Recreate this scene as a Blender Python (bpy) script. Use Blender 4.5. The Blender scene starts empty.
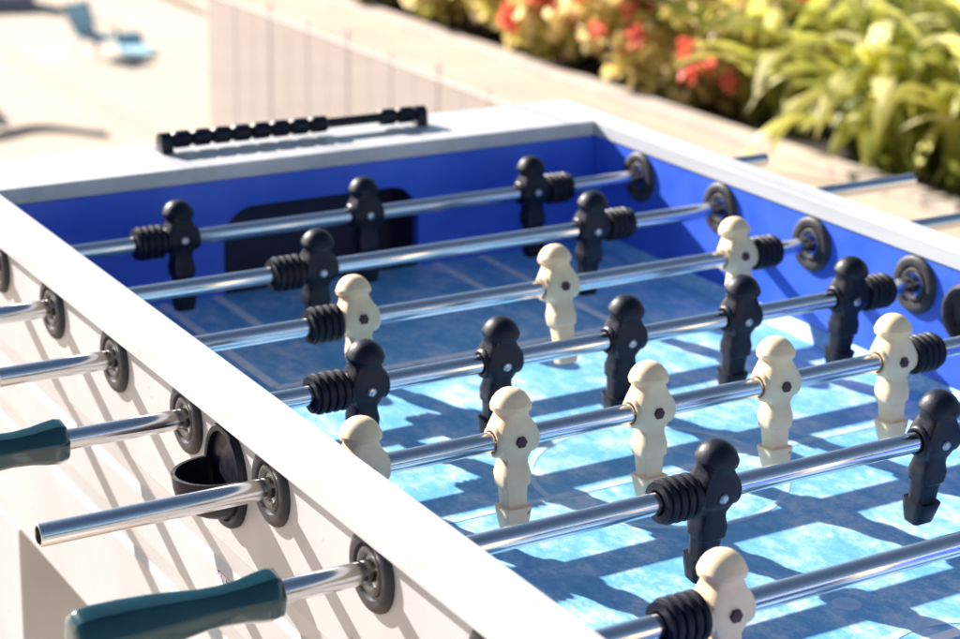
import bpy, math, random
from mathutils import Vector, Matrix

random.seed(7)
S = bpy.context.scene
COL = S.collection
PI = math.pi

# ------------------------------------------------------------------ camera
cam_d = bpy.data.cameras.new('camera')
cam = bpy.data.objects.new('camera', cam_d)
COL.objects.link(cam)
S.camera = cam
CAM = Vector((-0.8422, -1.235, 0.5568))
yaw, pitch, roll = 0.5487, -0.3252, 0.0240
fwd = Vector((math.sin(yaw) * math.cos(pitch), math.cos(yaw) * math.cos(pitch), math.sin(pitch)))
right = Vector((math.cos(yaw), -math.sin(yaw), 0))
upv = right.cross(fwd)
r2 = right * math.cos(roll) + upv * math.sin(roll)
u2 = upv * math.cos(roll) - right * math.sin(roll)
cam.matrix_world = Matrix(((r2.x, u2.x, -fwd.x, CAM.x), (r2.y, u2.y, -fwd.y, CAM.y), (r2.z, u2.z, -fwd.z, CAM.z), (0, 0, 0, 1)))
cam_d.sensor_width = 36.0
cam_d.lens = 74.03
cam_d.clip_start = 0.05
cam_d.clip_end = 500
cam_d.dof.use_dof = True
cam_d.dof.focus_distance = 1.42
cam_d.dof.aperture_fstop = 7.6
cam_d.dof.aperture_blades = 0

# ------------------------------------------------------------------ sky and sun
SUN_TO = Vector((-0.31, 1.0, 0.49)).normalized()
elev = math.asin(SUN_TO.z)
W = bpy.data.worlds.new('World')
S.world = W
W.use_nodes = True
wn = W.node_tree.nodes
wn.clear()
sky = wn.new('ShaderNodeTexSky')
sky.sky_type = 'NISHITA'
sky.sun_disc = False
sky.sun_elevation = elev
sky.sun_rotation = math.atan2(SUN_TO.x, SUN_TO.y)
sky.air_density = 1.0
sky.dust_density = 0.6
bg = wn.new('ShaderNodeBackground')
bg.inputs['Strength'].default_value = 0.05
wo = wn.new('ShaderNodeOutputWorld')
W.node_tree.links.new(sky.outputs[0], bg.inputs['Color'])
W.node_tree.links.new(bg.outputs[0], wo.inputs['Surface'])
sun_d = bpy.data.lights.new('sun', 'SUN')
sun_d.energy = 5.0
sun_d.angle = math.radians(0.5)
sun_d.color = (1.0, 0.935, 0.89)
sun = bpy.data.objects.new('sun', sun_d)
COL.objects.link(sun)
sun.location = (-3, 8, 6)
sun.rotation_euler = (-SUN_TO).to_track_quat('-Z', 'Y').to_euler()

S.view_settings.view_transform = 'Standard'
S.view_settings.look = 'None'
S.view_settings.gamma = 1.0
S.view_settings.use_curve_mapping = False
S.view_settings.exposure = 1.45

# ------------------------------------------------------------------ materials
def new_mat(name):
    m = bpy.data.materials.new(name)
    m.use_nodes = True
    nt = m.node_tree
    return m, nt, nt.nodes['Principled BSDF']

def noise_node(nt, scale, detail=4, rough=.55, mapping=None):
    n = nt.nodes.new('ShaderNodeTexNoise')
    n.inputs['Scale'].default_value = scale
    n.inputs['Detail'].default_value = detail
    n.inputs['Roughness'].default_value = rough
    tc = nt.nodes.new('ShaderNodeTexCoord')
    if mapping:
        mp = nt.nodes.new('ShaderNodeMapping')
        mp.inputs['Scale'].default_value = mapping
        nt.links.new(tc.outputs['Object'], mp.inputs['Vector'])
        nt.links.new(mp.outputs[0], n.inputs['Vector'])
    else:
        nt.links.new(tc.outputs['Object'], n.inputs['Vector'])
    return n

def ramp(nt, src, stops):
    r = nt.nodes.new('ShaderNodeValToRGB')
    e = r.color_ramp.elements
    while len(e) < len(stops):
        e.new(0.5)
    for el, (p, c) in zip(e, stops):
        el.position = p
        el.color = (c[0], c[1], c[2], 1)
    nt.links.new(src, r.inputs['Fac'])
    return r

def mat(name, c1, c2=None, scale=60, rough=.5, metal=0, bump=0, bscale=None, mapping=None, lo=.35, hi=.65, coat=0, rvar=0, sss=0, specks=0, speck_col=(.12, .08, .05)):
    m, nt, b = new_mat(name)
    b.inputs['Roughness'].default_value = rough
    b.inputs['Metallic'].default_value = metal
    if coat:
        b.inputs['Coat Weight'].default_value = coat
    if sss:
        b.inputs['Subsurface Weight'].default_value = sss
        b.inputs['Subsurface Radius'].default_value = (.004, .003, .0015)
        b.inputs['Subsurface Scale'].default_value = 1.0
    if c2 is None:
        b.inputs['Base Color'].default_value = (*c1, 1)
    else:
        n = noise_node(nt, scale, mapping=mapping)
        r = ramp(nt, n.outputs['Fac'], [(lo, c1), (hi, c2)])
        src = r.outputs[0]
        if specks:
            ns = noise_node(nt, specks, 2, .5)
            rr = ramp(nt, ns.outputs['Fac'], [(.74, (0, 0, 0)), (.80, (1, 1, 1))])
            mx = nt.nodes.new('ShaderNodeMix'); mx.data_type = 'RGBA'
            mx.inputs['B'].default_value = (*speck_col, 1)
            nt.links.new(rr.outputs[0], mx.inputs['Factor']); nt.links.new(src, mx.inputs['A'])
            src = mx.outputs['Result']
        nt.links.new(src, b.inputs['Base Color'])
    if rvar:
        n3 = noise_node(nt, scale * 1.7, 5, .6, mapping)
        mr = nt.nodes.new('ShaderNodeMapRange')
        mr.inputs['From Min'].default_value = .3
        mr.inputs['From Max'].default_value = .7
        mr.inputs['To Min'].default_value = max(.02, rough - rvar)
        mr.inputs['To Max'].default_value = min(1, rough + rvar)
        nt.links.new(n3.outputs['Fac'], mr.inputs['Value'])
        nt.links.new(mr.outputs[0], b.inputs['Roughness'])
    if bump:
        n2 = noise_node(nt, bscale or scale * 3, 5, .6, mapping)
        bp = nt.nodes.new('ShaderNodeBump')
        bp.inputs['Strength'].default_value = bump
        bp.inputs['Distance'].default_value = .001
        nt.links.new(n2.outputs['Fac'], bp.inputs['Height'])
        nt.links.new(bp.outputs[0], b.inputs['Normal'])
    return m

M = {}
M['white'] = mat('white_paint', (.47, .468, .465), (.58, .577, .572), 30, .40, bump=.25, bscale=90, rvar=.12, mapping=(1, .06, 1), lo=.30, hi=.52, specks=120, speck_col=(.30, .28, .26))
M['panel'] = mat('off_white_panel_paint', (.475, .468, .468), (.55, .542, .54), 7, .42, bump=.1, bscale=140, rvar=.1, specks=70, speck_col=(.33, .31, .29))
M['blue_wall'] = mat('blue_laminate', (.034, .118, .66), (.055, .152, .74), 14, .42, bump=.05, bscale=240, rvar=.1)
M['black_plastic'] = mat('sky_tinted_black_plastic', (.004, .0055, .014), (.009, .011, .022), 70, .44, bump=.18, bscale=420, rvar=.12)  # black plastic with the sky's blue reflection tinted into its colour
M['rubber'] = mat('black_rubber', (.005, .006, .013), (.011, .012, .020), 90, .52, bump=.25, bscale=500, rvar=.1)  # bluish sky reflection mixed into the black here as well
M['bushing'] = mat('sunlit_dark_nylon', (.030, .028, .033), (.075, .068, .070), 80, .5, bump=.15, bscale=400, rvar=.1)  # paler copy of the nylon, sunlight on the inner rims put into its colour
M['bushing_dark'] = mat('dark_nylon', (.010, .010, .017), (.026, .024, .030), 80, .5, bump=.15, bscale=400, rvar=.1)
M['bushing_ring'] = mat('grey_nylon_ring', (.028, .026, .026), (.075, .068, .062), 160, .45)
M['cream'] = mat('cream_plastic', (.88, .635, .37), (.93, .725, .46), 50, .48, bump=.15, bscale=300, rvar=.1, sss=.15, specks=150)
M['steel_bolt'] = mat('steel_bolt', (.55, .55, .56), (.35, .34, .34), 400, .3, metal=1)
M['rust_bolt'] = mat('rusty_bolt', (.035, .012, .015), (.10, .028, .03), 500, .6, bump=.3, bscale=900)
M['handle'] = mat('teal_handle', (.003, .038, .052), (.006, .055, .070), 40, .20, bump=.05, bscale=200, coat=.4, rvar=.08)
M['handle_cream'] = mat('cream_handle', (.60, .51, .33), (.66, .58, .40), 40, .35, bump=.05, bscale=200)
M['inside_dark'] = mat('dark_inside', (.006, .006, .008), (.012, .011, .012), 50, .8)
M['goal_dark'] = mat('dark_navy_goal_lining', (.018, .024, .062), (.026, .033, .078), 30, .6)

for key in ('black_plastic', 'rubber', 'bushing'):
    M[key].node_tree.nodes['Principled BSDF'].inputs['Specular IOR Level'].default_value = .28
# chromed rod with fine lengthwise wear
m, nt, b = new_mat('chromed_steel')
b.inputs['Metallic'].default_value = 1
b.inputs['Base Color'].default_value = (.78, .79, .81, 1)
n = noise_node(nt, 30, 6, .65, (1, 26, 26))
mr = nt.nodes.new('ShaderNodeMapRange')
mr.inputs['From Min'].default_value = .3; mr.inputs['From Max'].default_value = .72
mr.inputs['To Min'].default_value = .10; mr.inputs['To Max'].default_value = .24
nt.links.new(n.outputs['Fac'], mr.inputs['Value'])
nt.links.new(mr.outputs[0], b.inputs['Roughness'])
n2 = noise_node(nt, 900, 2)
r = ramp(nt, n2.outputs['Fac'], [(.26, (.30, .26, .22)), (.36, (.68, .68, .69))])
nt.links.new(r.outputs[0], b.inputs['Base Color'])
M['chrome'] = m

# ------------------------------------------------------------------ mesh helper
class MB:
    def __init__(s):
        s.v = []; s.f = []; s.mi = []
        s.m = Matrix.Identity(4); s.cur = 0
    def add(s, vs, fs):
        o = len(s.v)
        s.v += [tuple(s.m @ Vector(p)) for p in vs]
        s.f += [tuple(i + o for i in f) for f in fs]
        s.mi += [s.cur] * len(fs)
    def box(s, x0, x1, y0, y1, z0, z1):
        s.add([(x0, y0, z0), (x1, y0, z0), (x1, y1, z0), (x0, y1, z0), (x0, y0, z1), (x1, y0, z1), (x1, y1, z1), (x0, y1, z1)],
              [(0, 3, 2, 1), (4, 5, 6, 7), (0, 1, 5, 4), (1, 2, 6, 5), (2, 3, 7, 6), (3, 0, 4, 7)])
    def rings(s, rings, close=False, cap0=True, cap1=True):
        n = len(rings[0]); vs = [p for r in rings for p in r]; fs = []
        k = len(rings)
        for i in range(k if close else k - 1):
            for j in range(n):
                a = i * n + j; b_ = i * n + (j + 1) % n
                c = ((i + 1) % k) * n + (j + 1) % n; d = ((i + 1) % k) * n + j
                fs.append((a, b_, c, d))
        if not close and cap0: fs.append(tuple(reversed(range(n))))
        if not close and cap1: fs.append(tuple(range((k - 1) * n, k * n)))
        s.add(vs, fs)
    def lathe_x(s, prof, n=32, cap0=True, cap1=True, oct_=0, close=False):
        # prof: (x, r) along the x axis
        rs = []
        for x, r in prof:
            ring = []
            for j in range(n):
                t = 2 * PI * j / n
                rr = r
                if oct_:
                    q = (t + PI / 8) % (PI / 4) - PI / 8
                    rr = r * (1 - oct_ + oct_ * (math.cos(PI / 8) ** .5 / math.cos(q)))
                ring.append((x, rr * math.cos(t), rr * math.sin(t)))
            rs.append(ring)
        s.rings(rs, close, cap0, cap1)
    def prism(s, poly, axis, a0, a1):
        # poly of 2-D points, extruded along axis between a0 and a1
        def P(p, a):
            return {'x': (a, p[0], p[1]), 'y': (p[0], a, p[1]), 'z': (p[0], p[1], a)}[axis]
        n = len(poly)
        vs = [P(p, a0) for p in poly] + [P(p, a1) for p in poly]
        fs = [tuple(range(n)), tuple(reversed(range(n, 2 * n)))]
        for j in range(n):
            fs.append((j, n + j, n + (j + 1) % n, (j + 1) % n))
        s.add(vs, fs)
    def tube(s, pts, r, n=10):
        rs = []
        for i, p in enumerate(pts):
            p = Vector(p)
            a = Vector(pts[max(0, i - 1)]); c = Vector(pts[min(len(pts) - 1, i + 1)])
            t = (c - a).normalized()
            u = t.cross(Vector((0, 0, 1)))
            if u.length < 1e-4: u = Vector((1, 0, 0))
            u.normalize(); w = u.cross(t)
            rs.append([tuple(p + r * (u * math.cos(2 * PI * j / n) + w * math.sin(2 * PI * j / n))) for j in range(n)])
        s.rings(rs)
    def mesh(s, name, mats, smooth=35, bevel=0):
        me = bpy.data.meshes.new(name)
        me.from_pydata(s.v, [], s.f)
        if not isinstance(mats, (list, tuple)): mats = [mats]
        for q in mats: me.materials.append(q)
        if len(mats) > 1:
            for p, i in zip(me.polygons, s.mi): p.material_index = i
        import bmesh
        bm = bmesh.new(); bm.from_mesh(me)
        bmesh.ops.recalc_face_normals(bm, faces=bm.faces[:])
        if bevel:
            eds = [e for e in bm.edges if len(e.link_faces) == 2 and e.calc_face_angle(0) > math.radians(40)]
            bmesh.ops.bevel(bm, geom=eds, offset=bevel, segments=2, affect='EDGES', profile=.6, clamp_overlap=True)
        bm.to_mesh(me); bm.free()
        if smooth:
            for p in me.polygons: p.use_smooth = True
            me.set_sharp_from_angle(angle=math.radians(smooth))
        return me

def obj(name, me, parent=None, loc=(0, 0, 0), rot=(0, 0, 0)):
    o = bpy.data.objects.new(name, me)
    COL.objects.link(o)
    o.location = loc; o.rotation_euler = rot
    if parent: o.parent = parent
    return o

def build(name, mb, mats, parent=None, smooth=35, bevel=0, loc=(0, 0, 0), rot=(0, 0, 0)):
    return obj(name, mb.mesh(name, mats, smooth, bevel), parent, loc, rot)

def tag(o, label=None, cat=None, group=None, kind=None):
    if label: o['label'] = label
    if cat: o['category'] = cat
    if group: o['group'] = group
    if kind: o['kind'] = kind
    return o

# ------------------------------------------------------------------ dimensions (metres; z = 0 on the rod axes)
D = 0.15
def RY(i): return (4.5 - i) * D
XO, XI = -0.300, -0.2725          # outer and inner faces of the handle side
XRI, XRO = 0.441, 0.474
ZF = -0.097                      # playing field
ZRB, ZT = 0.0289, 0.0457         # underside and top of the rails
YE, YO = 0.6158, 0.733          # inner and outer edges of the end rails
ZBOT = -0.272
ZG = -0.85                       # paving
XC = 0.0925

# ------------------------------------------------------------------ ground, bed, lower terrace
def paving_mat(name, c1, c2, slab, joint):
    m, nt, b = new_mat(name)
    b.inputs['Roughness'].default_value = .85
    tc = nt.nodes.new('ShaderNodeTexCoord')
    br = nt.nodes.new('ShaderNodeTexBrick')
    br.inputs['Scale'].default_value = 1
    br.inputs['Brick Width'].default_value = slab
    br.inputs['Row Height'].default_value = slab * .62
    br.inputs['Mortar Size'].default_value = .006
    br.inputs['Color1'].default_value = (*c1, 1)
    br.inputs['Color2'].default_value = (*c2, 1)
    br.inputs['Mortar'].default_value = (*joint, 1)
    nt.links.new(tc.outputs['Object'], br.inputs['Vector'])
    n = noise_node(nt, 3.2, 8, .6)
    mx = nt.nodes.new('ShaderNodeMix'); mx.data_type = 'RGBA'; mx.blend_type = 'MULTIPLY'
    mx.inputs['Factor'].default_value = 1
    r = ramp(nt, n.outputs['Fac'], [(.3, (.86, .84, .82)), (.7, (1, 1, 1))])
    nt.links.new(br.outputs['Color'], mx.inputs['A'])
    nt.links.new(r.outputs[0], mx.inputs['B'])
    nt.links.new(mx.outputs['Result'], b.inputs['Base Color'])
    return m

M['paving'] = paving_mat('cream_stone_paving', (.53, .425, .325), (.57, .46, .355), .9, (.40, .32, .25))
M['paving_low'] = paving_mat('pale_lower_paving', (.60, .49, .37), (.64, .53, .41), 3.0, (.50, .40, .30))
M['soil'] = mat('dark_soil', (.025, .018, .012), (.05, .036, .024), 12, .95, bump=.5, bscale=40)
M['kerb'] = mat('kerb_stone', (.44, .38, .32), (.52, .45, .38), 7, .85, bump=.3, bscale=60)

mb = MB()
poly = [(-60, -60), (3.03, -60), (3.03, 60), (30, 60), (4.1, 10.3), (1.5, 4.19), (1.42, 3.95), (-60, 3.95)]
poly = [(-60, -60), (2.90, -60), (2.90, 7.45), (1.5, 4.19), (1.42, 3.95), (-60, 3.95)]
mb.prism(poly, 'z', ZG - .25, ZG)
tag(build('paving', mb, M['paving'], smooth=0), kind='structure')
mb = MB(); mb.box(2.90, 2.99, -6, 9.0, ZG - .25, ZG + .03)
tag(build('kerb', mb, M['kerb'], smooth=0, bevel=.012), kind='structure')
mb = MB(); mb.box(2.99, 14, -6, 20, ZG - .3, ZG - .02)
tag(build('planting_bed_ground', mb, M['soil'], smooth=0), kind='structure')
mb = MB(); mb.box(-300, 300, -300, 300, -6.5, -6.0)
tag(build('lower_ground', mb, M['paving_low'], smooth=0), kind='structure')
M['drain'] = mat('drain_stone', (.50, .38, .29), (.56, .43, .34), 2, .9)
mb = MB(); mb.box(9.2, 9.62, 10, 60, -6.05, -5.99)
tag(build('drain_strip_ground', mb, M['drain'], smooth=0), kind='structure')
# retaining wall under the terrace edge
mb = MB(); mb.box(-30, 1.40, 3.70, 3.93, -6.0, ZG - .252)
tag(build('retaining_wall', mb, M['kerb'], smooth=0), 'pale stone retaining wall below the terrace edge', 'wall')
bpy.data.objects['retaining_wall']['kind'] = 'structure'

# ------------------------------------------------------------------ the table
table = tag(obj('foosball_table', None, loc=(XC, 0, ZG)), 'white foosball table with blue inner walls and icy blue field', 'foosball table')
T = Matrix.Translation((-XC, 0, -ZG))
def tmb():
    q = MB(); q.m = T.copy(); return q
def tpart(name, q, mats, smooth=35, bevel=0, parent=None):
    return build(name, q, mats, parent or table, smooth, bevel)

# handle side panel with two V grooves, and the plain far side panel
def groove(z0, z1, x, s):
    zm = z0 + (z1 - z0) * .78
    return [(x, z0), (x + s * .0006, z0 - .0006), (x + s * .0034, zm), (x + s * .0003, z1 + .0006), (x, z1)]
outer = [(XO, .0252)] + groove(-.079, -.105, XO, 1) + groove(-.143, -.168, XO, 1) + [(XO, ZBOT + .003), (XO + .003, ZBOT)]
prof = outer + [(XI - .006, ZBOT), (XI - .006, .0252)]
mb = tmb(); mb.prism(prof, 'y', -YO + .012, YO - .012); tpart('side_panel', mb, M['panel'], 3)
outer = [(XRO - .008, ZRB - .0004)] + groove(-.079, -.105, XRO - .008, -1) + groove(-.143, -.168, XRO - .008, -1) + [(XRO - .008, ZBOT)]
prof = outer + [(XRI + .006, ZBOT), (XRI + .006, ZRB - .0004)]
mb = tmb(); mb.prism(prof, 'y', -YO + .012, YO - .012); tpart('side_panel', mb, M['panel'], 3)
for s in (1, -1):
    mb = tmb(); y0, y1 = sorted((s * (YO - .040), s * (YO - .013)))
    mb.box(XI - .0055, XRI + .0055, y0, y1, ZBOT + .001, ZRB - .0004); tpart('end_panel', mb, M['panel'], 0, .0015)
# rails
def rail_poly(xa, xb): return [(xa, ZT - .0256), (xb, ZRB), (xb, ZT), (xa, ZT)]
mb = tmb(); mb.prism([(-.3109, .0255), (XI, .0255), (XI, ZT), (-.3109, ZT)], 'y', -YO, YO)
tpart('top_rail', mb, M['white'], 12, .0012)
mb = tmb(); mb.box(XRI - .0015, XRO, -YO, YO, ZRB, ZT); tpart('top_rail', mb, M['white'], 12, .0012)
for s in (1, -1):
    y0, y1 = sorted((s * YE, s * YO)); mb = tmb()
    mb.box(XI + .0004, XRI - .0019, y0, y1, ZRB, ZT); tpart('top_rail', mb, M['white'], 12, .001)
# blue inner walls
mb = tmb(); mb.box(XI - .0055, XI - .001, -YE - .02, YE + .02, ZF - .01, .0252); tpart('inner_wall', mb, M['blue_wall'], 0)
mb = tmb(); mb.box(XRI, XRI + .0055, -YE - .02, YE + .02, ZF - .01, ZRB - .0008); tpart('inner_wall', mb, M['blue_wall'], 0)
def goal_outline():
    x0, x1, zt, r = -.030, .206, -.003, .036
    pts = [(XI - .0008, ZF - .008), (x0, ZF - .008), (x0, zt - r)]
    for k in range(1, 9):
        a = PI - k * PI / 16; pts.append((x0 + r + r * math.cos(a), zt - r + r * math.sin(a)))
    for k in range(0, 9):
        a = PI / 2 - k * PI / 16; pts.append((x1 - r + r * math.cos(a), zt - r + r * math.sin(a)))
    pts += [(x1, ZF - .008), (XRI - .0004, ZF - .008), (XRI - .0004, ZRB - .0006), (XI - .0008, ZRB - .0006)]
    return pts
for s in (1, -1):
    mb = tmb(); y0, y1 = sorted((s * (YE + .001), s * (YE + .013)))
    mb.prism(goal_outline(), 'y', y0, y1); tpart('inner_wall', mb, M['blue_wall'], 0)
    mb = tmb()
    ya, yb = s * (YE + .0132), s * (YE + .070)
    y0, y1 = sorted((ya, yb)); x0, x1, z0, z1 = -.033, .209, ZF - .006, .0005
    t = .003
    mb.box(x0 - t, x1 + t, yb - .0015, yb + .0015, z0, z1)
    mb.box(x0 - t, x0, y0, y1, z0, z1); mb.box(x1, x1 + t, y0, y1, z0, z1)
    mb.box(x0, x1, y0, y1, z1 - t, z1); mb.box(x0, x1, y0, y1, z0, z0 + t)
    tpart('goal_box', mb, M['goal_dark'], 0)

# field: icy mottled blue laminate with thin white markings
m, nt, b = new_mat('icy_blue_field')
b.inputs['Roughness'].default_value = .5
b.inputs['Specular IOR Level'].default_value = .5
b.inputs['Coat Weight'].default_value = .12
b.inputs['Coat Roughness'].default_value = .55
n1 = noise_node(nt, 16, 14, .86, (1, .7, 1))
r1 = ramp(nt, n1.outputs['Fac'], [(.30, (.075, .345, .65)), (.48, (.13, .44, .73)), (.55, (.33, .60, .80)), (.62, (.64, .77, .86))])
n2 = noise_node(nt, 70, 10, .8, (1, .45, 1))
r2_ = ramp(nt, n2.outputs['Fac'], [(.38, (.72, .84, .92)), (.62, (1.5, 1.12, 1.04))])
mx = nt.nodes.new('ShaderNodeMix'); mx.data_type = 'RGBA'; mx.blend_type = 'MULTIPLY'; mx.inputs['Factor'].default_value = 1
nt.links.new(r1.outputs[0], mx.inputs['A']); nt.links.new(r2_.outputs[0], mx.inputs['B'])
# fine scuffs from the balls
n3 = noise_node(nt, 9, 3, .5)
vo = nt.nodes.new('ShaderNodeTexVoronoi'); vo.feature = 'DISTANCE_TO_EDGE'; vo.inputs['Scale'].default_value = 26
tc = nt.nodes.new('ShaderNodeTexCoord')
add = nt.nodes.new('ShaderNodeVectorMath'); add.operation = 'MULTIPLY_ADD'
add.inputs[1].default_value = (.35, .35, 0)
nt.links.new(n3.outputs['Color'], add.inputs[0]); nt.links.new(tc.outputs['Object'], add.inputs[2])
nt.links.new(add.outputs[0], vo.inputs['Vector'])
rs = ramp(nt, vo.outputs['Distance'], [(.0, (1, 1, 1)), (.022, (0, 0, 0))])
mf = nt.nodes.new('ShaderNodeMath'); mf.operation = 'MULTIPLY'; mf.inputs[1].default_value = .16
nt.links.new(rs.outputs[0], mf.inputs[0])
mx2 = nt.nodes.new('ShaderNodeMix'); mx2.data_type = 'RGBA'
mx2.inputs['B'].default_value = (.62, .72, .80, 1)
nt.links.new(mf.outputs[0], mx2.inputs['Factor']); nt.links.new(mx.outputs['Result'], mx2.inputs['A'])
nt.links.new(mx2.outputs['Result'], b.inputs['Base Color'])
bp = nt.nodes.new('ShaderNodeBump'); bp.inputs['Strength'].default_value = .12; bp.inputs['Distance'].default_value = .0006
nt.links.new(n2.outputs['Fac'], bp.inputs['Height']); nt.links.new(bp.outputs[0], b.inputs['Normal'])
M['field'] = m
M['marking'] = mat('worn_white_marking', (.74, .80, .86), (.86, .89, .92), 60, .5)
M['marking_faint'] = mat('faint_marking', (.36, .58, .79), (.52, .70, .84), 70, .5)
M['marking_spot'] = mat('faint_spot', (.30, .52, .76), (.40, .60, .80), 90, .5)
mb = tmb(); mb.box(XI - .0009, XRI - .0002, -YE - .0005, YE + .0005, ZF - .006, ZF)
field = tpart('playing_field', mb, M['field'], 0)
mb = tmb()
zl = ZF + .0003; w = .0045
w = .0105
def hline(x0, x1, y, w=w): mb.add([(x0, y - w / 2, zl), (x1, y - w / 2, zl), (x1, y + w / 2, zl), (x0, y + w / 2, zl)], [(0, 1, 2, 3)])
def vline(x, y0, y1, w=w): mb.add([(x - w / 2, y0, zl), (x + w / 2, y0, zl), (x + w / 2, y1, zl), (x - w / 2, y1, zl)], [(0, 1, 2, 3)])
def arc(cx, cy, r, a0, a1, n=48, w=.0075):
    vs = []; fs = []
    for i in range(n + 1):
        a = a0 + (a1 - a0) * i / n
        for q in (r - w / 2, r + w / 2): vs.append((cx + q * math.cos(a), cy + q * math.sin(a), zl))
        if i: fs.append((2 * i - 2, 2 * i - 1, 2 * i + 1, 2 * i))
    mb.add(vs, fs)
mb.cur = 1; hline(XI + .0132, XRI - .0137, 0, .008); mb.cur = 0
mb.cur = 1
arc(XC, 0, .108, .045, PI - .045, w=.006); arc(XC, 0, .108, PI + .045, 2 * PI - .045, w=.006)
mb.cur = 0
for s in (1, -1):
    yb = s * .335
    for dx_ in (-.195, .195): vline(XC + dx_, *sorted((yb + s * .003, s * (YE - .002))))
    hline(XC - .197, XC + .197, yb)
    for dx_ in (-.134, .134): vline(XC + dx_, *sorted((s * .47, s * (YE - .002))))
    hline(XC - .136, XC + .136, s * .467)
    mb.cur = 1
    arc(XC, s * .40, .085, (-PI / 2 if s > 0 else PI / 2) - .62, (-PI / 2 if s > 0 else PI / 2) + .62, 24, .008)
    mb.cur = 2
    arc(XC - .02, s * .263, .0055, 0, 2 * PI, 24, .0109)
    mb.cur = 0
build('field_marking', mb, [M['marking'], M['marking_faint'], M['marking_spot']], field, 0)
for xa, xb in ((XI - .0008, XI + .013), (XRI - .0003, XRI - .0135)):
    mb = tmb(); mb.prism([(xa, ZF + .0004), (xb, ZF + .0004), (xa, ZF + .0125)], 'y', -YE - .0004, YE + .0004)
    tpart('side_ramp', mb, M['field'], 0)
# table underside board and legs
mb = tmb(); mb.box(XI - .0055, XRI + .0055, -YO + .0405, YO - .0405, ZBOT + .002, ZBOT + .016); tpart('bottom_board', mb, M['white'], 0)
for sx, sy in ((-1, 1), (-1, -1), (1, 1), (1, -1)):
    x0 = XO + .0006 if sx < 0 else XRO - .0086 - .12
    y0 = .515 if sy > 0 else -.515 - .13
    mb = tmb(); x1 = x0 + .12
    zt = ZBOT - .0005
    mb.add([(x0, y0, zt), (x1, y0, zt), (x1, y0 + .13, zt), (x0, y0 + .13, zt),
            (x0 + (.0 if sx < 0 else .03), y0 + .02, ZG + .02), (x1 - (.03 if sx < 0 else 0), y0 + .02, ZG + .02), (x1 - (.03 if sx < 0 else 0), y0 + .11, ZG + .02), (x0 + (.0 if sx < 0 else .03), y0 + .11, ZG + .02)],
           [(0, 1, 2, 3), (4, 7, 6, 5), (0, 4, 5, 1), (1, 5, 6, 2), (2, 6, 7, 3), (3, 7, 4, 0)])
    lg = tpart('leg', mb, M['panel'], 0, .003)
    mb = tmb(); mb.box((x0 + x1) / 2 - .035, (x0 + x1) / 2 + .035, y0 + .03, y0 + .10, ZG, ZG + .0195)
    build('rubber_foot', mb, M['rubber'], lg, 0, .004)

# bushings: flange outside and inside of each side wall
def flange(s, x):
    # s = +1 pushes out along +x; x is the face it sits on
    pr = [(0, .0286), (.0016, .0286), (.0034, .0274), (.0046, .0252), (.0050, .0225), (.0046, .0192), (.0020, .0184), (.0015, .0172)]
    return [(x + s * a, r) for a, r in pr]
def ring_(s, x):
    pr = [(.0010, .0171), (.0030, .0167), (.0040, .0155), (.0036, .0128), (.0028, .0112), (-.012, .0108)]
    return [(x + s * a, r) for a, r in pr]
def nut(s, x):
    return [(x + s * .0000, .0095), (x + s * .0055, .0095)]
for side in ('a', 'b'):
    for sgn_in in (1, -1):
        pass
fl_mesh = {}
for key, x, s in (('left_out', XO, -1), ('right_in', XRI, -1), ('left_in', XI - .001, 1), ('right_out', XRO - .008, 1)):
    q = MB(); q.lathe_x(flange(s, 0), 40, False, False)
    qr = MB(); qr.lathe_x(ring_(s, 0), 40, False, False)
    fl_mesh[key] = (q.mesh('rod_bushing', M['bushing_dark' if key == 'left_out' else 'bushing'], 50), qr.mesh('bushing_ring', M['bushing_ring' if key in ('left_out',) else 'bushing'], 50), x)
for i in range(1, 9):
    for key in ('left_out', 'right_in', 'left_in', 'right_out'):
        a, b_, x = fl_mesh[key]
        o = obj('rod_bushing', a, table, (x - XC, RY(i), -ZG))
        obj('bushing_ring', b_, o)

# ball cup at the middle of the handle side (and the same inlet on the far side)
def ball_cup(x, s):
    # oval plate with a round opening above, half-bowl below; s = outward direction
    cz = -.019; ry, rz = .0335, .0405
    q = tmb()
    N = 48
    def oval(k, sx, inset, z_off=0):
        return [(x + s * sx, (ry - inset) * math.cos(2 * PI * j / N), cz + (rz - inset) * math.sin(2 * PI * j / N)) for j in range(N)]
    q.rings([oval(0, 0, 0), oval(0, .004, 0), oval(0, .0062, .0016), oval(0, .0066, .0036), oval(0, .0058, .0058), oval(0, .0018, .0066)], False, False, True)
    cup = tpart('ball_cup', q, M['black_plastic'], 40)
    # bowl
    q = tmb(); zr = -.013; R = .0300
    n = 28; rows = []
    for wall, dirn in ((0, 1), (.0024, -1)):
        prof = [(0, 1.0), (-.010, .97), (-.020, .90), (-.028, .74), (-.0335, .48), (-.0355, .18)]
        if dirn < 0: prof = list(reversed(prof))
        for dz, k in prof:
            row = []
            for j in range(n + 1):
                a = PI * j / n
                rr = max(.002, R * k - wall)
                row.append((x + s * (.0055 + 1.28 * rr * math.sin(a)), rr * math.cos(a), zr + dz + (wall if dz < -.03 else 0)))
            rows.append(row)
    vs = [p for r_ in rows for p in r_]; fs = []
    K = len(rows)
    for i in range(K):
        i2 = (i + 1) % K
        if i == 5: continue
        for j in range(n):
            fs.append((i * (n + 1) + j, i * (n + 1) + j + 1, i2 * (n + 1) + j + 1, i2 * (n + 1) + j))
    q.add(vs, fs)
    build('cup_bowl', q, M['black_plastic'], cup, 40)
ball_cup(XO, -1)
ball_cup(XRO - .008, 1)
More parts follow.
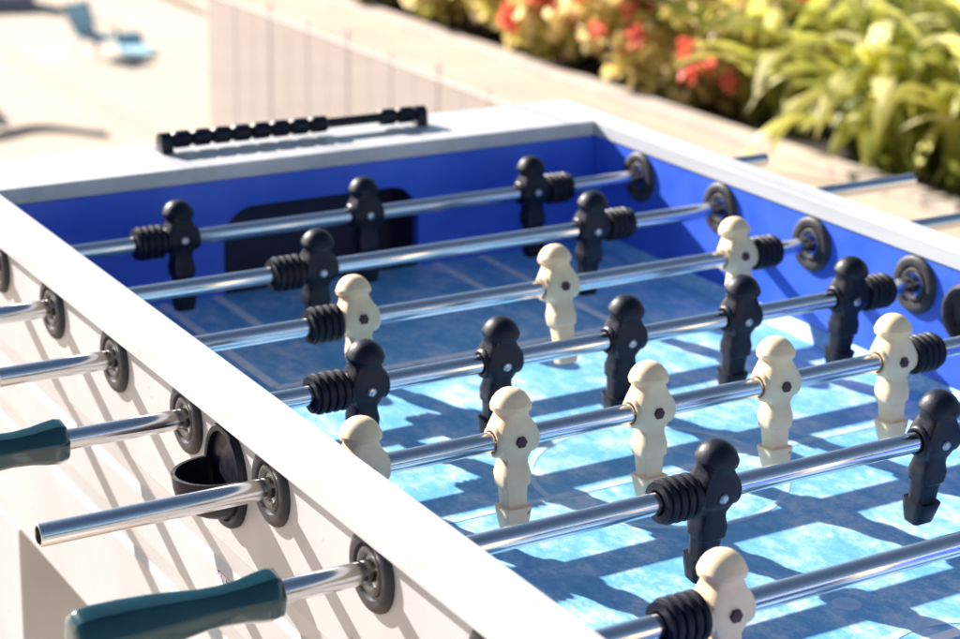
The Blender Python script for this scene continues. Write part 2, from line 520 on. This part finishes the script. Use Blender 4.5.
# round ball inlet on the inner face of the far wall
q = tmb(); q.m = T @ Matrix.Translation((XRI, 0, -.008))
q.lathe_x([(0, .030), (-.006, .030), (-.0095, .0285), (-.0105, .026), (-.009, .0235), (-.001, .0225)], 40, False, True)
tpart('ball_inlet', q, M['bushing'], 40)

# small sticker with worn maroon marks on the handle side
m, nt, b = new_mat('sticker')
b.inputs['Roughness'].default_value = .5
n = noise_node(nt, 330, 3, .6)
r = ramp(nt, n.outputs['Fac'], [(.41, (.10, .02, .05)), (.46, (.45, .30, .42)), (.50, (.80, .79, .78))])
nt.links.new(r.outputs[0], b.inputs['Base Color'])
M['sticker'] = m
q = tmb(); q.box(XO - .0006, XO + .001, -.002, .026, -.119, -.1062); tpart('worn_sticker', q, M['sticker'], 0)

# score counter on the far end rail
yc, zc = .690, ZT + .0125
ctr = None
q = tmb(); q.m = T @ Matrix.Translation((0, yc, zc)); q.lathe_x([(-.063, .0055), (.247, .0055)], 16)
ctr = tpart('score_counter', q, M['black_plastic'], 40)
for xb in (-.0640, .2465):
    q = tmb(); hw = .0065
    pr = [(yc - .0105, ZT + .0006), (yc + .0105, ZT + .0006), (yc + .0092, zc)]
    for k in range(0, 9):
        a = k * PI / 8; pr.append((yc + .0088 * math.cos(a), zc + .0008 + .0082 * math.sin(a)))
    pr.append((yc - .0092, zc))
    q.prism(pr, 'x', xb - hw, xb + hw); build('end_bracket', q, M['black_plastic'], ctr, 40, .001)
bead = MB(); bead.lathe_x([(-.0115, .0055), (-.0115, .0064), (-.0075, .0094), (.0075, .0094), (.0115, .0064), (.0115, .0055)], 12)
bead_me = bead.mesh('counter_bead', M['black_plastic'], 30, .0006)
for k, xb in enumerate([-.0450 + .0233 * j for j in range(8)] + [.2050, .2282]):
    obj('counter_bead', bead_me, ctr, (xb - XC, yc, zc - ZG), (random.uniform(-.5, .5), 0, 0))

# ------------------------------------------------------------------ rods and players
def superring(z, hw, hd, p=3.0, yo=0, n=32):
    out = []
    for j in range(n):
        t = 2 * PI * j / n
        c, s_ = math.cos(t), math.sin(t)
        k = (abs(c) ** p + abs(s_) ** p) ** (-1 / p)
        out.append((hw * k * c, yo + hd * k * s_, z))
    return out
def player_mesh(name, material):
    q = MB(); mm = .001
    R_ = [(-72.5, 8.2, 6.0, 7), (-72, 9.2, 7.0, 7), (-64, 10.2, 9.2, 7), (-54, 11.6, 11.6, 6), (-53.2, 11.4, 11.4, 6), (-52.8, 8.6, 8.2, 6),
          (-52, 8.4, 7.8, 7), (-38, 9.3, 8.5, 7), (-37, 9.4, 8.7, 7), (-36.4, 10.8, 9.6, 7), (-35.4, 11.4, 10.2, 7), (-27, 11.9, 10.6, 7), (-25.5, 11.6, 10.4, 7), (-19, 10.0, 9.7, 6),
          (-15, 9.8, 9.8, 5.5), (-8, 13.6, 11.8, 6), (-4.5, 15.8, 13.2, 7), (1, 16.8, 13.6, 7), (6, 16.6, 13.2, 7), (9.5, 16.0, 12.4, 7), (16.5, 12.6, 11.6, 5),
          (19.6, 11.9, 11.5, 3.4), (22.0, 12.1, 12.0, 2.8), (22.6, 13.8, 14.2, 2.3), (23.2, 14.9, 15.4, 2.2), (26.6, 15.4, 15.9, 2.2), (27.4, 15.1, 15.6, 2.2), (31.4, 13.6, 14.0, 2.1),
          (35.2, 10.9, 11.2, 2), (37.8, 7.4, 7.6, 2), (39.1, 3.8, 3.9, 2), (39.4, 1.2, 1.2, 2)]
    q.rings([superring(z * mm, a * mm, d_ * mm, p) for z, a, d_, p in R_])
    q.lathe_x([(-.0182, .0090), (-.0182, .0108), (-.0174, .0118), (-.0160, .0126), (.0160, .0126), (.0174, .0118), (.0182, .0108), (.0182, .0090)], 32, False, False)
    return q.mesh(name, material, 28)
P_BLACK = player_mesh('player_figure', M['black_plastic'])
P_CREAM = player_mesh('player_figure', M['cream'])
def bolt_mesh(material, hexa=True):
    q = MB(); q.m = Matrix.Rotation(-PI / 2, 4, 'Z')
    # along -y after rotation: x -> -y
    n = 6 if hexa else 24
    q.lathe_x([(.0120, .0047), (.0152, .0047), (.0158, .0041)] if hexa else [(.0120, .0040), (.0142, .0040), (.0154, .0031), (.0158, .0018)], n)
    return q.mesh('bolt', material, 30)
B_STEEL = bolt_mesh(M['steel_bolt'], False)
B_RUST = bolt_mesh(M['rust_bolt'], True)

def bumper_mesh():
    q = MB(); pr = [(0, .0105), (0, .0146)]
    L = .0275; nr = 4; seg = L / nr
    for k in range(nr):
        x = k * seg
        pr += [(x + .0003, .0152), (x + .0014, .0166), (x + .0034, .0168), (x + .0050, .0160), (x + .0056, .0142), (x + .0066, .0140)]
    pr += [(L + .0004, .0150), (L + .0016, .0148), (L + .002, .0092)]
    q.lathe_x(pr, 36, False, False)
    return q.mesh('bumper', M['rubber'], 45)
BUMP = bumper_mesh()

def handle_mesh(material):
    q = MB()
    pr = [(0, .0090), (-.0006, .0140), (-.0020, .0158), (-.0075, .0168), (-.014, .0160), (-.026, .0138), (-.040, .0128), (-.052, .0134), (-.066, .0152), (-.084, .0172),
          (-.104, .0184), (-.120, .0186), (-.128, .0180), (-.1325, .0160), (-.1345, .0120), (-.1348, .006)]
    q.lathe_x(pr, 64, True, True, oct_=.8)
    return q.mesh('handle', material, 42)
H_TEAL = handle_mesh(M['handle'])
H_CREAM = handle_mesh(M['handle_cream'])

def bar_mesh(x0, x1, open0, open1):
    q = MB(); R = .0079; r = .0064
    pr = []
    def end(x, s, opened):
        if opened: return [(x + s * .05, .0005), (x + s * .05, r), (x + s * .0004, r), (x, r + .0004), (x, R - .0004), (x + s * .0004, R)]
        return [(x, .0005), (x, R)]
    a = end(x0, 1, open0); b_ = list(reversed(end(x1, -1, open1)))
    # only outer surface on first pass, bores after
    q.lathe_x(a + b_, 32, True, True)
    return q.mesh('bar', M['chrome'], 40)

ROD_GROUP = 'steel rods across the foosball table'
# rod: (index, centre of its players, number, spacing, colour, tilt in degrees, left end, right end, label)
RODS = [
 (1, .0893, 3, .2069, 'black', -6, -.69, .622, 'farthest steel rod, three black players in front of the dark goal'),
 (2, .1161, 2, .3138, 'black', 3.5, -.67, .714, 'steel rod with only two black players, second from the goal'),
 (3, .1343, 3, .2110, 'cream', -15, -.400, .86, 'steel rod with three cream players standing in the shade'),
 (4, .1043, 5, .1265, 'black', 5, -.53, .69, 'steel rod carrying five black players'),
 (5, .0236, 5, .1265, 'cream', -5.4, -.4701, .75, 'steel rod carrying five cream players, open tube end beside the cup'),
 (6, .1825 + .211, 3, .2110, 'black', 6.5, -.50, .74, 'steel rod with black players and a teal handle in the foreground'),
 (7, -.136 + .157, 2, .3138, 'cream', -5, -.44, .72, 'nearest steel rod in view, cream player at bottom right'),
 (8, .0925, 3, .2069, 'cream', 0, -.45, .72, 'steel rod with three cream players at the near goal'),
]
for (i, xc, n, sp, colr, tilt, xl, xr, label) in RODS:
    if i == 6: xc = .1825
    if i == 6: xc = .1820
    root = tag(obj('player_rod', None, loc=(XC, RY(i), 0)), label, 'foosball rod', ROD_GROUP)
    black = colr == 'black'
    # black team is handled from the near side, cream team from the far side
    obj('bar', bar_mesh(xl, xr, not black, black), root, (-XC, 0, 0))
    xs = [xc + (k - (n - 1) / 2) * sp for k in range(n)]
    if i == 6: xs = [-.029, .182, .393]
    for x in xs:
        p = obj('player_figure', P_BLACK if black else P_CREAM, root, (x - XC, 0, 0), (math.radians(tilt), 0, 0))
        obj('bolt', B_STEEL if black else B_RUST, p)
    e = .0186
    obj('bumper', BUMP, root, (xs[0] - XC - e, 0, 0), (0, 0, PI))
    obj('bumper', BUMP, root, (xs[-1] - XC + e, 0, 0))
    if black:
        hx = {4: -.3977, 6: -.3672}.get(i, xl + .132)
        obj('handle', H_TEAL, root, (hx - XC, 0, 0), (math.radians(11), 0, 0))
    else:
        obj('handle', H_CREAM, root, (xr - .13 - XC, 0, 0), (0, 0, PI))
for o in [o for o in bpy.data.objects if o.name.startswith('player_rod')]:
    pass

# ------------------------------------------------------------------ low fence along the terrace edge
m, nt, b = new_mat('pale_mesh_screen')
nt.nodes.remove(b)
tr = nt.nodes.new('ShaderNodeBsdfTransparent')
df = nt.nodes.new('ShaderNodeBsdfDiffuse'); df.inputs['Color'].default_value = (.43, .38, .355, 1)
mix = nt.nodes.new('ShaderNodeMixShader'); mix.inputs['Fac'].default_value = .38
out = nt.nodes['Material Output']
nt.links.new(tr.outputs[0], mix.inputs[1]); nt.links.new(df.outputs[0], mix.inputs[2]); nt.links.new(mix.outputs[0], out.inputs['Surface'])
M['mesh_screen'] = m
M['fence_metal'] = mat('pale_grey_fence_paint', (.60, .55, .52), (.66, .61, .57), 20, .5)
fx, fz = 1.5, -.413
fence = tag(obj('mesh_fence', None, loc=(fx, 3, ZG)), 'low pale fence with a see-through screen and thin posts behind the table', 'fence')
F = Matrix.Translation((-fx, -3, -ZG))
q = MB(); q.m = F; q.box(fx - .002, fx + .002, 1.2, 4.19, ZG + .02, fz - .005); build('mesh_screen', q, M['mesh_screen'], fence, 0)
q = MB(); q.m = F; q.box(fx - .004, fx + .004, 1.2, 4.19, fz - .003, fz + .003); build('top_rail', q, M['fence_metal'], fence, 0, .002)
yy = 4.015; k = 0
while yy > 1.2:
    q = MB(); q.m = F
    h = (.020, .0, .036, .0)[k % 4]
    q.tube([(fx + .010, yy, ZG), (fx + .010, yy, fz + h)], (.003, .0012, .0045, .0012)[k % 4], 10)
    build('post', q, M['fence_metal'], fence, 40)
    yy -= .1182; k += 1

# ------------------------------------------------------------------ things on the lower ground
M['chair_blue'] = mat('light_blue_fabric', (.34, .60, .70), (.40, .66, .74), 3, .8)
M['chair_frame'] = mat('grey_frame', (.22, .22, .25), (.27, .27, .30), 8, .6)
def lounge_chair(loc, rz, label, sc):
    root = tag(obj('deck_chair', None, loc=loc, rot=(0, 0, rz)), label, 'deck chair')
    root.scale = (sc, sc, sc)
    q = MB(); q.m = Matrix.Translation((0, 0, .32)) @ Matrix.Rotation(.12, 4, 'X'); q.box(-.27, .27, -.25, .25, -.015, .015); build('seat', q, M['chair_blue'], root, 0, .01)
    q = MB(); q.m = Matrix.Translation((0, .27, .34)) @ Matrix.Rotation(-.42, 4, 'X'); q.box(-.27, .27, -.015, .015, 0, .62); build('backrest', q, M['chair_blue'], root, 0, .01)
    for sx in (-1, 1):
        q = MB(); q.tube([(sx * .30, -.32, 0), (sx * .30, -.22, .33), (sx * .30, -.20, .52)], .022); q.tube([(sx * .30, .42, 0), (sx * .30, -.20, .52), (sx * .30, .36, .55), (sx * .30, .52, .93)], .022)
        build('side_frame', q, M['chair_frame'], root, 40)
lounge_chair((10.75, 30.3, -6.0), math.radians(25), 'light blue deck chair with grey side frames on the lower paving', .92)
q = MB()
q.m = Matrix.Translation((11.42, 30.3, -5.99)) @ Matrix.Rotation(math.radians(-8), 4, 'Z')
# a short mat with its far end propped up
q.add([(-.24, -.5, 0), (.24, -.5, 0), (.24, .5, 0), (-.24, .5, 0), (-.24, -.5, .06), (.24, -.5, .06), (.24, .3, .06), (-.24, .3, .06), (.24, .5, .24), (-.24, .5, .24)],
      [(0, 3, 2, 1), (4, 5, 6, 7), (7, 6, 8, 9), (0, 1, 5, 4), (1, 2, 8, 6, 5), (3, 0, 4, 7, 9), (2, 3, 9, 8)])
tag(build('sun_mat', q, M['chair_blue'], smooth=0, bevel=.012), 'light blue mat lying flat on the lower paving beside the chair', 'mat')
M['grey_fabric'] = mat('slate_fabric', (.17, .18, .25), (.21, .22, .29), 3, .8)
q = MB(); q.box(-.9, .9, -.55, .55, .0, .30); q.box(-.9, .9, .40, .55, .302, .62); q.box(-.9, -.72, -.55, .39, .302, .45); q.box(.72, .9, -.55, .39, .302, .45)
tag(build('garden_sofa', q, M['grey_fabric'], smooth=0, bevel=.03, loc=(10.5, 35.6, -6.0), rot=(0, 0, math.radians(-15))), 'slate grey outdoor sofa at the top left corner', 'sofa')
q = MB(); n = 20
q.rings([[(r_ * math.cos(2 * PI * j / n), r_ * math.sin(2 * PI * j / n), z) for j in range(n)] for r_, z in ((.36, 0), (.40, .04), (.40, .10), (.34, .15), (.10, .18), (.06, .20), (.05, .42), (.02, .43))])
tag(build('parasol_base', q, M['grey_fabric'], smooth=40, loc=(7.45, 26.6, -6.0)), 'dark round parasol base at the left edge of the photo', 'parasol base')
M['shadow'] = mat('grey_shadow_curve', (.46, .41, .37), (.52, .47, .42), 3, .6)
q = MB(); q.tube([(7.2 + .12 * t, 25.2 + .55 * math.sin(t * .33) * (t / 12), -5.95) for t in range(0, 14)], .05, 8)  # grey tube standing in for a curved shadow line on the paving
tag(build('shadow_curve', q, M['shadow'], smooth=60), 'grey hose line modelled as a strip on the lower paving', 'shadow')

# ------------------------------------------------------------------ plants
def leaf_mat(name, c1, c2, scale=3, trans=.35, c3=None):
    m, nt, b = new_mat(name)
    n = noise_node(nt, scale, 3)
    geo = nt.nodes.new('ShaderNodeNewGeometry')
    mm = nt.nodes.new('ShaderNodeMath'); mm.operation = 'ADD'
    ms = nt.nodes.new('ShaderNodeMath'); ms.operation = 'MULTIPLY'; ms.inputs[1].default_value = .55
    nt.links.new(geo.outputs['Random Per Island'], ms.inputs[0])
    mt = nt.nodes.new('ShaderNodeMath'); mt.operation = 'MULTIPLY'; mt.inputs[1].default_value = .45
    nt.links.new(n.outputs['Fac'], mt.inputs[0])
    nt.links.new(ms.outputs[0], mm.inputs[0]); nt.links.new(mt.outputs[0], mm.inputs[1])
    st = [(.18, c1), (.75, c2)] if c3 is None else [(.22, c1), (.50, c2), (.74, c3)]
    r = ramp(nt, mm.outputs[0], st)
    nt.links.new(r.outputs[0], b.inputs['Base Color'])
    b.inputs['Roughness'].default_value = .42
    tl = nt.nodes.new('ShaderNodeBsdfTranslucent')
    nt.links.new(r.outputs[0], tl.inputs['Color'])
    mix = nt.nodes.new('ShaderNodeMixShader'); mix.inputs['Fac'].default_value = trans
    nt.links.new(b.outputs[0], mix.inputs[1]); nt.links.new(tl.outputs[0], mix.inputs[2])
    nt.links.new(mix.outputs[0], nt.nodes['Material Output'].inputs['Surface'])
    return m
M['strap'] = leaf_mat('strap_leaf', (.14, .18, .025), (.72, .69, .14), 4, .55, (.94, .90, .52))
M['shrub'] = leaf_mat('shrub_leaf', (.26, .28, .05), (.70, .60, .15), 6, .6, (.92, .74, .42))
M['dark_leaf'] = leaf_mat('dark_leaf', (.08, .13, .025), (.24, .29, .06), 6, .55)
M['red_petal'] = leaf_mat('red_petal', (.80, .10, .07), (.92, .28, .18), 9, .45)
M['yellow_petal'] = leaf_mat('yellow_petal', (.85, .62, .12), (.92, .84, .50), 9, .5)
M['stem'] = mat('brown_stem', (.09, .06, .035), (.14, .10, .06), 30, .8)

def strap_plant(cx, cy, nl, Lm, seed, label, wid=.034, lean=None, group='strappy leaf plants along the bed'):
    rnd = random.Random(seed)
    q = MB()
    for k in range(nl):
        az = rnd.uniform(0, 2 * PI)
        if lean is not None and rnd.random() < .55: az = lean + rnd.gauss(0, .55)
        L = Lm * rnd.uniform(.65, 1.15)
        w0 = wid * rnd.uniform(.75, 1.2)
        el0 = rnd.uniform(.95, 1.5)
        bend = rnd.uniform(1.0, 2.7)
        p = Vector((rnd.gauss(0, .05), rnd.gauss(0, .05), 0))
        n = 11
        vs = []; fs = []
        d_h = Vector((math.cos(az), math.sin(az), 0)); side = Vector((-math.sin(az), math.cos(az), 0))
        tw = rnd.uniform(-.5, .5)
        for i in range(n + 1):
            t = i / n
            e = el0 - bend * t ** 1.4
            dirv = d_h * math.cos(e) + Vector((0, 0, 1)) * math.sin(e)
            nrm = side.cross(dirv)
            wv = (side * math.cos(tw * t) + nrm * math.sin(tw * t))
            w_ = w0 * (.55 + .45 * min(1, t * 4)) * (1 - max(0, (t - .72) / .28) ** 1.8) * .5
            up_ = nrm * (-w_ * .28)
            vs += [tuple(p - wv * w_), tuple(p + up_), tuple(p + wv * w_)]
            if i:
                a = 3 * (i - 1)
                fs += [(a, a + 1, a + 4, a + 3), (a + 1, a + 2, a + 5, a + 4)]
            p = p + dirv * (L / n)
            if p.z < .02: p.z = .02 + .01 * rnd.random()
        q.add(vs, fs)
    me = q.mesh('strap_leaf_plant', M['strap'], 0)
    for pl in me.polygons: pl.use_smooth = True
    return tag(obj('strap_leaf_plant', me, None, (cx, cy, ZG - .02)), label, 'plant', group)

def leaf_cloud(q, rnd, cx, cy, cz, rx, ry, rz, n, size, surf=.35):
    for k in range(n):
        while True:
            v = Vector((rnd.uniform(-1, 1), rnd.uniform(-1, 1), rnd.uniform(-1, 1)))
            if surf < v.length < 1: break
        p = Vector((cx + v.x * rx, cy + v.y * ry, cz + v.z * rz))
        s_ = size * rnd.uniform(.6, 1.35)
        a = Vector((rnd.gauss(0, 1), rnd.gauss(0, 1), rnd.gauss(0, .7))).normalized()
        b_ = a.cross(Vector((rnd.gauss(0, 1), rnd.gauss(0, 1), rnd.gauss(0, 1)))).normalized()
        c = a.cross(b_)
        q.add([tuple(p - a * s_), tuple(p - a * s_ * .3 + b_ * s_ * .48), tuple(p + a * s_ * .4 + b_ * s_ * .42), tuple(p + a * s_ + c * s_ * .15),
               tuple(p + a * s_ * .4 - b_ * s_ * .42), tuple(p - a * s_ * .3 - b_ * s_ * .48)], [(0, 1, 2, 3, 4, 5)])

def flower_meshes(name, material, sz):
    out = []
    for k in range(3):
        rnd = random.Random(40 + k)
        q = MB(); leaf_cloud(q, rnd, 0, 0, 0, .034, .034, .028, 14, sz * .9, 0)
        out.append(q.mesh(name, material, 0))
    return out
FLOWERS = {'red_flower': flower_meshes('red_flower', M['red_petal'], .026), 'yellow_flower': flower_meshes('yellow_flower', M['yellow_petal'], .021)}
def flower_shrub(cx, cy, r_, h, seed, label, nred, nyel, group='flowering shrubs along the bed'):
    rnd = random.Random(seed)
    root = tag(obj('flowering_shrub', None, loc=(cx, cy, ZG - .02)), label, 'shrub', group)
    q = MB()
    lobes = [(rnd.uniform(-.62, .5) * r_, rnd.uniform(-.8, .8) * r_, h * rnd.uniform(.22, .74)) for _ in range(15)]
    for lx, ly, lz in lobes: leaf_cloud(q, rnd, lx, ly, lz, r_ * .42, r_ * .42, h * .25, 260, .032, .3)
    build('foliage', q, M['shrub'], root, 0)
    q = MB()
    for _ in range(9):
        lx, ly, lz = rnd.choice(lobes)
        q.tube([(rnd.gauss(0, .05), rnd.gauss(0, .05), 0), (lx * .5, ly * .5, lz * .6), (lx, ly, lz)], .008, 6)
    build('stem', q, M['stem'], root, 40)
    for nm, cnt in (('red_flower', nred), ('yellow_flower', nyel)):
        for _ in range(cnt):
            best = None
            for _try in range(4):                      # blossoms sit on the outside of the bush
                lx, ly, lz = rnd.choice(lobes)
                v = Vector((rnd.gauss(-.4, .6), rnd.gauss(-.4, .6), rnd.gauss(.4, .5))).normalized()
                p = Vector((lx + v.x * r_ * .45, ly + v.y * r_ * .45, max(.04, lz + v.z * h * .27)))
                sc_ = -.6 * p.x - .6 * p.y + .55 * p.z + rnd.uniform(0, .12)
                if best is None or sc_ > best[0]: best = (sc_, p)
            obj(nm, rnd.choice(FLOWERS[nm]), root, best[1], (rnd.uniform(0, 6), rnd.uniform(0, 6), 0))
    return root

LEAN = math.radians(215)
strap_plant(3.28, 2.36, 36, .74, 1, 'strappy leaf plant at the right edge, its leaf arching over the kerb', 0.060, LEAN)
strap_plant(3.30, 2.78, 36, .76, 2, 'strappy leaf plant second from the right edge along the kerb', 0.060, LEAN)
strap_plant(3.34, 3.20, 36, .78, 3, 'big pale green strappy leaf plant halfway along the leafy kerb', 0.062, LEAN)
strap_plant(3.30, 3.64, 34, .70, 4, 'strappy leaf plant next to the dark end of the flowering shrubs', 0.056, LEAN)
strap_plant(3.95, 2.95, 44, .88, 5, 'strappy leaf plant in the back row at the right', 0.060, LEAN)
strap_plant(4.05, 3.50, 44, .90, 6, 'strappy leaf plant in the back row behind the big pale one', 0.060, LEAN)
strap_plant(4.25, 4.10, 44, .86, 7, 'strappy leaf plant in the back row beside the flowering shrubs', 0.058, LEAN)
strap_plant(3.20, 2.98, 22, .62, 8, 'small strappy leaf plant pressed against the kerb between two bigger ones', .056, math.radians(190))
strap_plant(3.75, 3.28, 36, .86, 9, 'middle row strappy leaf plant with upright pale leaves', .060, LEAN)
strap_plant(3.78, 2.45, 34, .86, 10, 'middle row strappy leaf plant near the right edge beside the pale stone', .060, LEAN)
strap_plant(3.85, 3.85, 34, .82, 21, 'middle row strappy leaf plant next to the green shrub', .058, LEAN)
flower_shrub(3.40, 4.10, .44, .50, 11, 'green shrub with few flowers next to the strappy leaves', 10, 20)
flower_shrub(3.36, 4.78, .50, .58, 12, 'bushy shrub of mixed red and yellow flowers in the row', 60, 50)
flower_shrub(3.34, 5.50, .50, .62, 13, 'shrub covered in red and orange flowers behind the paving', 95, 50)
flower_shrub(3.34, 6.30, .50, .60, 14, 'red flowered shrub at the far left end of the planting', 95, 24)
flower_shrub(4.10, 4.95, .60, .95, 15, 'taller shrub with red flowers in the back row', 80, 60)
flower_shrub(4.10, 6.10, .60, .98, 16, 'taller shrub in the back row at the left end of the bed', 60, 36)
q = MB(); rnd = random.Random(5)
for k in range(60):
    leaf_cloud(q, rnd, rnd.uniform(4.9, 8.5), rnd.uniform(1.5, 11), ZG + rnd.uniform(.1, .8), .45, .45, .35, 110, .05)
for k in range(30):
    leaf_cloud(q, rnd, rnd.uniform(3.5, 5.0), rnd.uniform(1.8, 7.2), ZG + rnd.uniform(.0, .14), .3, .35, .10, 60, .035)
tag(build('background_foliage', q, M['dark_leaf'], smooth=0), 'mass of dark green leaves filling the bed behind the plants', 'foliage', kind='stuff')
M['stone'] = mat('pinkish_stone', (.60, .50, .45), (.68, .58, .52), 9, .85, bump=.3, bscale=50)
# pale stone standing among the strap leaves
rnd = random.Random(3)
q = MB(); n = 12
q.rings([[((r_ + rnd.gauss(0, .008)) * math.cos(2 * PI * j / n), (r_ * .8 + rnd.gauss(0, .008)) * math.sin(2 * PI * j / n), z) for j in range(n)] for r_, z in ((.13, 0), (.125, .15), (.115, .3), (.10, .42), (.06, .48))])
tag(build('stone_post', q, M['stone'], smooth=30, loc=(3.64, 2.38, ZG - .02)), 'pale stone post half hidden behind the strappy leaves', 'stone post')
